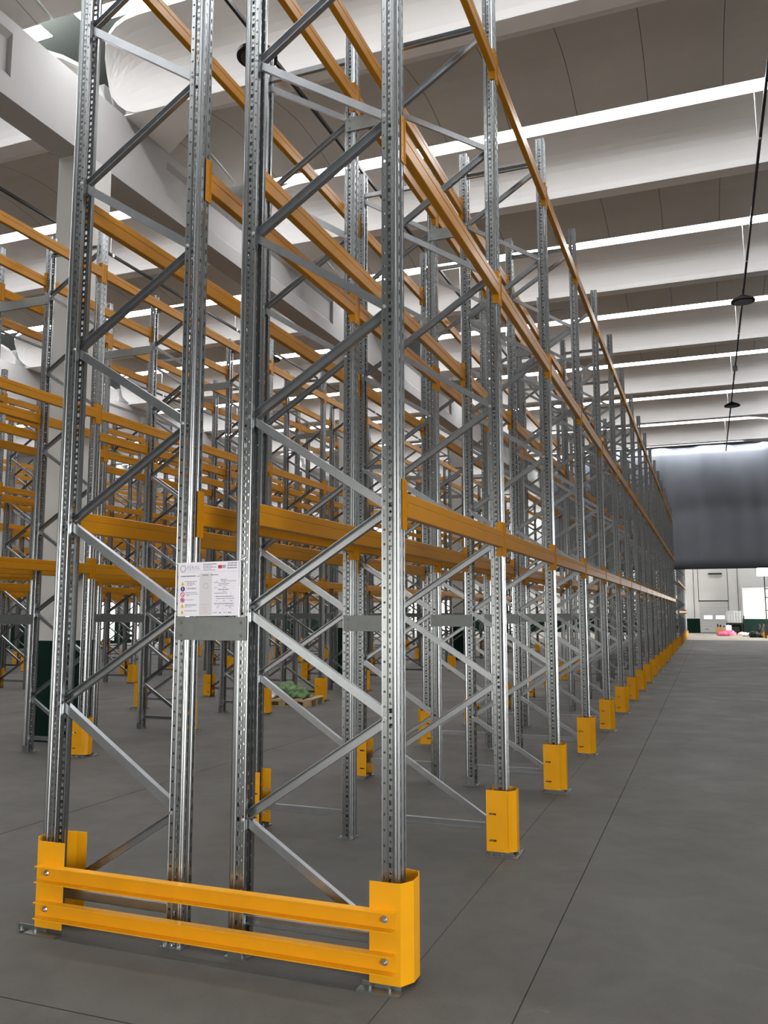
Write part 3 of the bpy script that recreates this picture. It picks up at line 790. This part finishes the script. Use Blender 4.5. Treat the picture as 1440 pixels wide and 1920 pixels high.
for i, (x, y, r_) in enumerate(((3.35, 65.4, .15), (3.5, 65.9, -.1), (3.62, 64.9, .3))):
    bm = bmesh.new(); box(bm, -.75, .75, -.09, .09, 0, .07); o = new('timber_board', bm, 'wood', None, (x, y, .0), bevel=.005); o.rotation_euler = (0, 0, r_)
    tag(o, 'loose timber board on the pale floor by the pink bag, %s of the three' % ('leftmost', 'farthest back', 'nearest')[i], 'board', 'loose boards near the far door')
for i, (x, y, s) in enumerate(((4.02, 66.4, .35), (4.3, 65.2, .30), (4.15, 63.9, .26), (4.65, 63.4, .30), (4.5, 64.4, .24))):
    lump('rubble_bag', x, y, s*1.25, s, s*.75, 'whitebag', 'white crumpled scrap bag left of the light mast, %s' % ('leftmost of the group', 'just in front of the leftmost bag', 'middle of the group', 'rightmost and nearest', 'small one between the others')[i], 'bag', 10+i)['group'] = 'white scrap bags by the light mast'
lump('black_bag', 4.62, 61.6, .40, .35, .42, 'black', 'black rubbish bag on the pale floor at the foot of the light mast', 'bag', 5)
lump('black_bag', 5.02, 62.6, .35, .35, .95, 'black', 'taller black rubbish bag leaning by the light mast', 'bag', 6)
lump('orange_bucket', 5.25, 61.4, .25, .25, .5, 'yellow', 'orange tub on the floor at the right edge behind the light mast', 'tub', 8)
fl = empty('floodlight_mast', (5.25, 60.0, 0)); tag(fl, 'mast with a glaring white floodlight panel at the far right edge', 'floodlight')
bm = bmesh.new(); box(bm, -.48, .9, -.08, .05, 4.25, 4.95); new('housing', bm, 'grey_metal', fl)
bm = bmesh.new(); box(bm, -.46, .88, -.10, -.081, 4.28, 4.92); new('lamp_panel', bm, 'flood', fl)
bm = bmesh.new()
for x in (.0, .26, .52): box(bm, x-.035, x+.035, -.04, .04, .3, 4.3)
for z in (1.0, 1.9, 2.8, 3.4): box(bm, -.05, .6, -.05, .05, z-.03, z+.03)
for x in (-.1, .62): box(bm, x-.03, x+.03, -.4, .4, 0, .3)
box(bm, -.15, .8, -.3, .3, .2, .9); new('mast', bm, 'track', fl)

# ------------------------------------------------------------------ pallet with sacks in the second aisle, extinguisher
p_ = empty('pallet', (-6.25, 11.0, 0), .12); tag(p_, 'wooden pallet on the floor left of the nearest rack row between orange guards', 'pallet')
bm = bmesh.new()
for i in range(6): box(bm, -.58+i*.205, -.58+i*.205+.13, -.4, .4, .12, .142)
for y in (-.38, 0, .38): box(bm, -.58, .57, y-.05, y+.05, .098, .12); box(bm, -.58, .57, y-.05, y+.05, 0, .02)
new('deck_boards', bm, 'wood', p_)
for y in (-.38, 0, .38):
    for x in (-.5, 0, .5):
        bm = bmesh.new(); box(bm, x-.07, x+.07, y-.05, y+.05, .02, .098); new('block', bm, 'wood', p_)
lump('green_sack', -6.35, 11.05, .30, .24, .26, 'sack', 'dull green sack heaped on the left of the wooden pallet', 'sack', 21, .143)
lump('green_sack', -6.05, 10.95, .22, .2, .20, 'sack', 'smaller dull green sack on the right of the wooden pallet', 'sack', 22, .143)
lump('plastic_film', -6.62, 10.8, .15, .14, .13, 'film', 'scrap of crumpled pale plastic film on the left edge of the pallet', 'film', 23, .143)
e_ = empty('fire_extinguisher', (-6.85, 15.83, .95)); tag(e_, 'dark red fire extinguisher hung on the second white column', 'fire extinguisher')
bm = bmesh.new(); lathe(bm, [(0, 0), (.085, 0), (.09, .03), (.09, .48), (.07, .55), (.03, .58), (0, .58)], (0, 0, 0), 18); new('cylinder', bm, 'red', e_)
bm = bmesh.new(); cyl(bm, (0, 0, .58), (0, 0, .64), .02, 10); box(bm, -.01, .11, -.012, .012, .63, .65); cyl(bm, (.02, 0, .62), (.10, 0, .30), .012, 8); new('valve', bm, 'black', e_)
print('beams in view', len(beams), 'objects', len(bpy.data.objects))
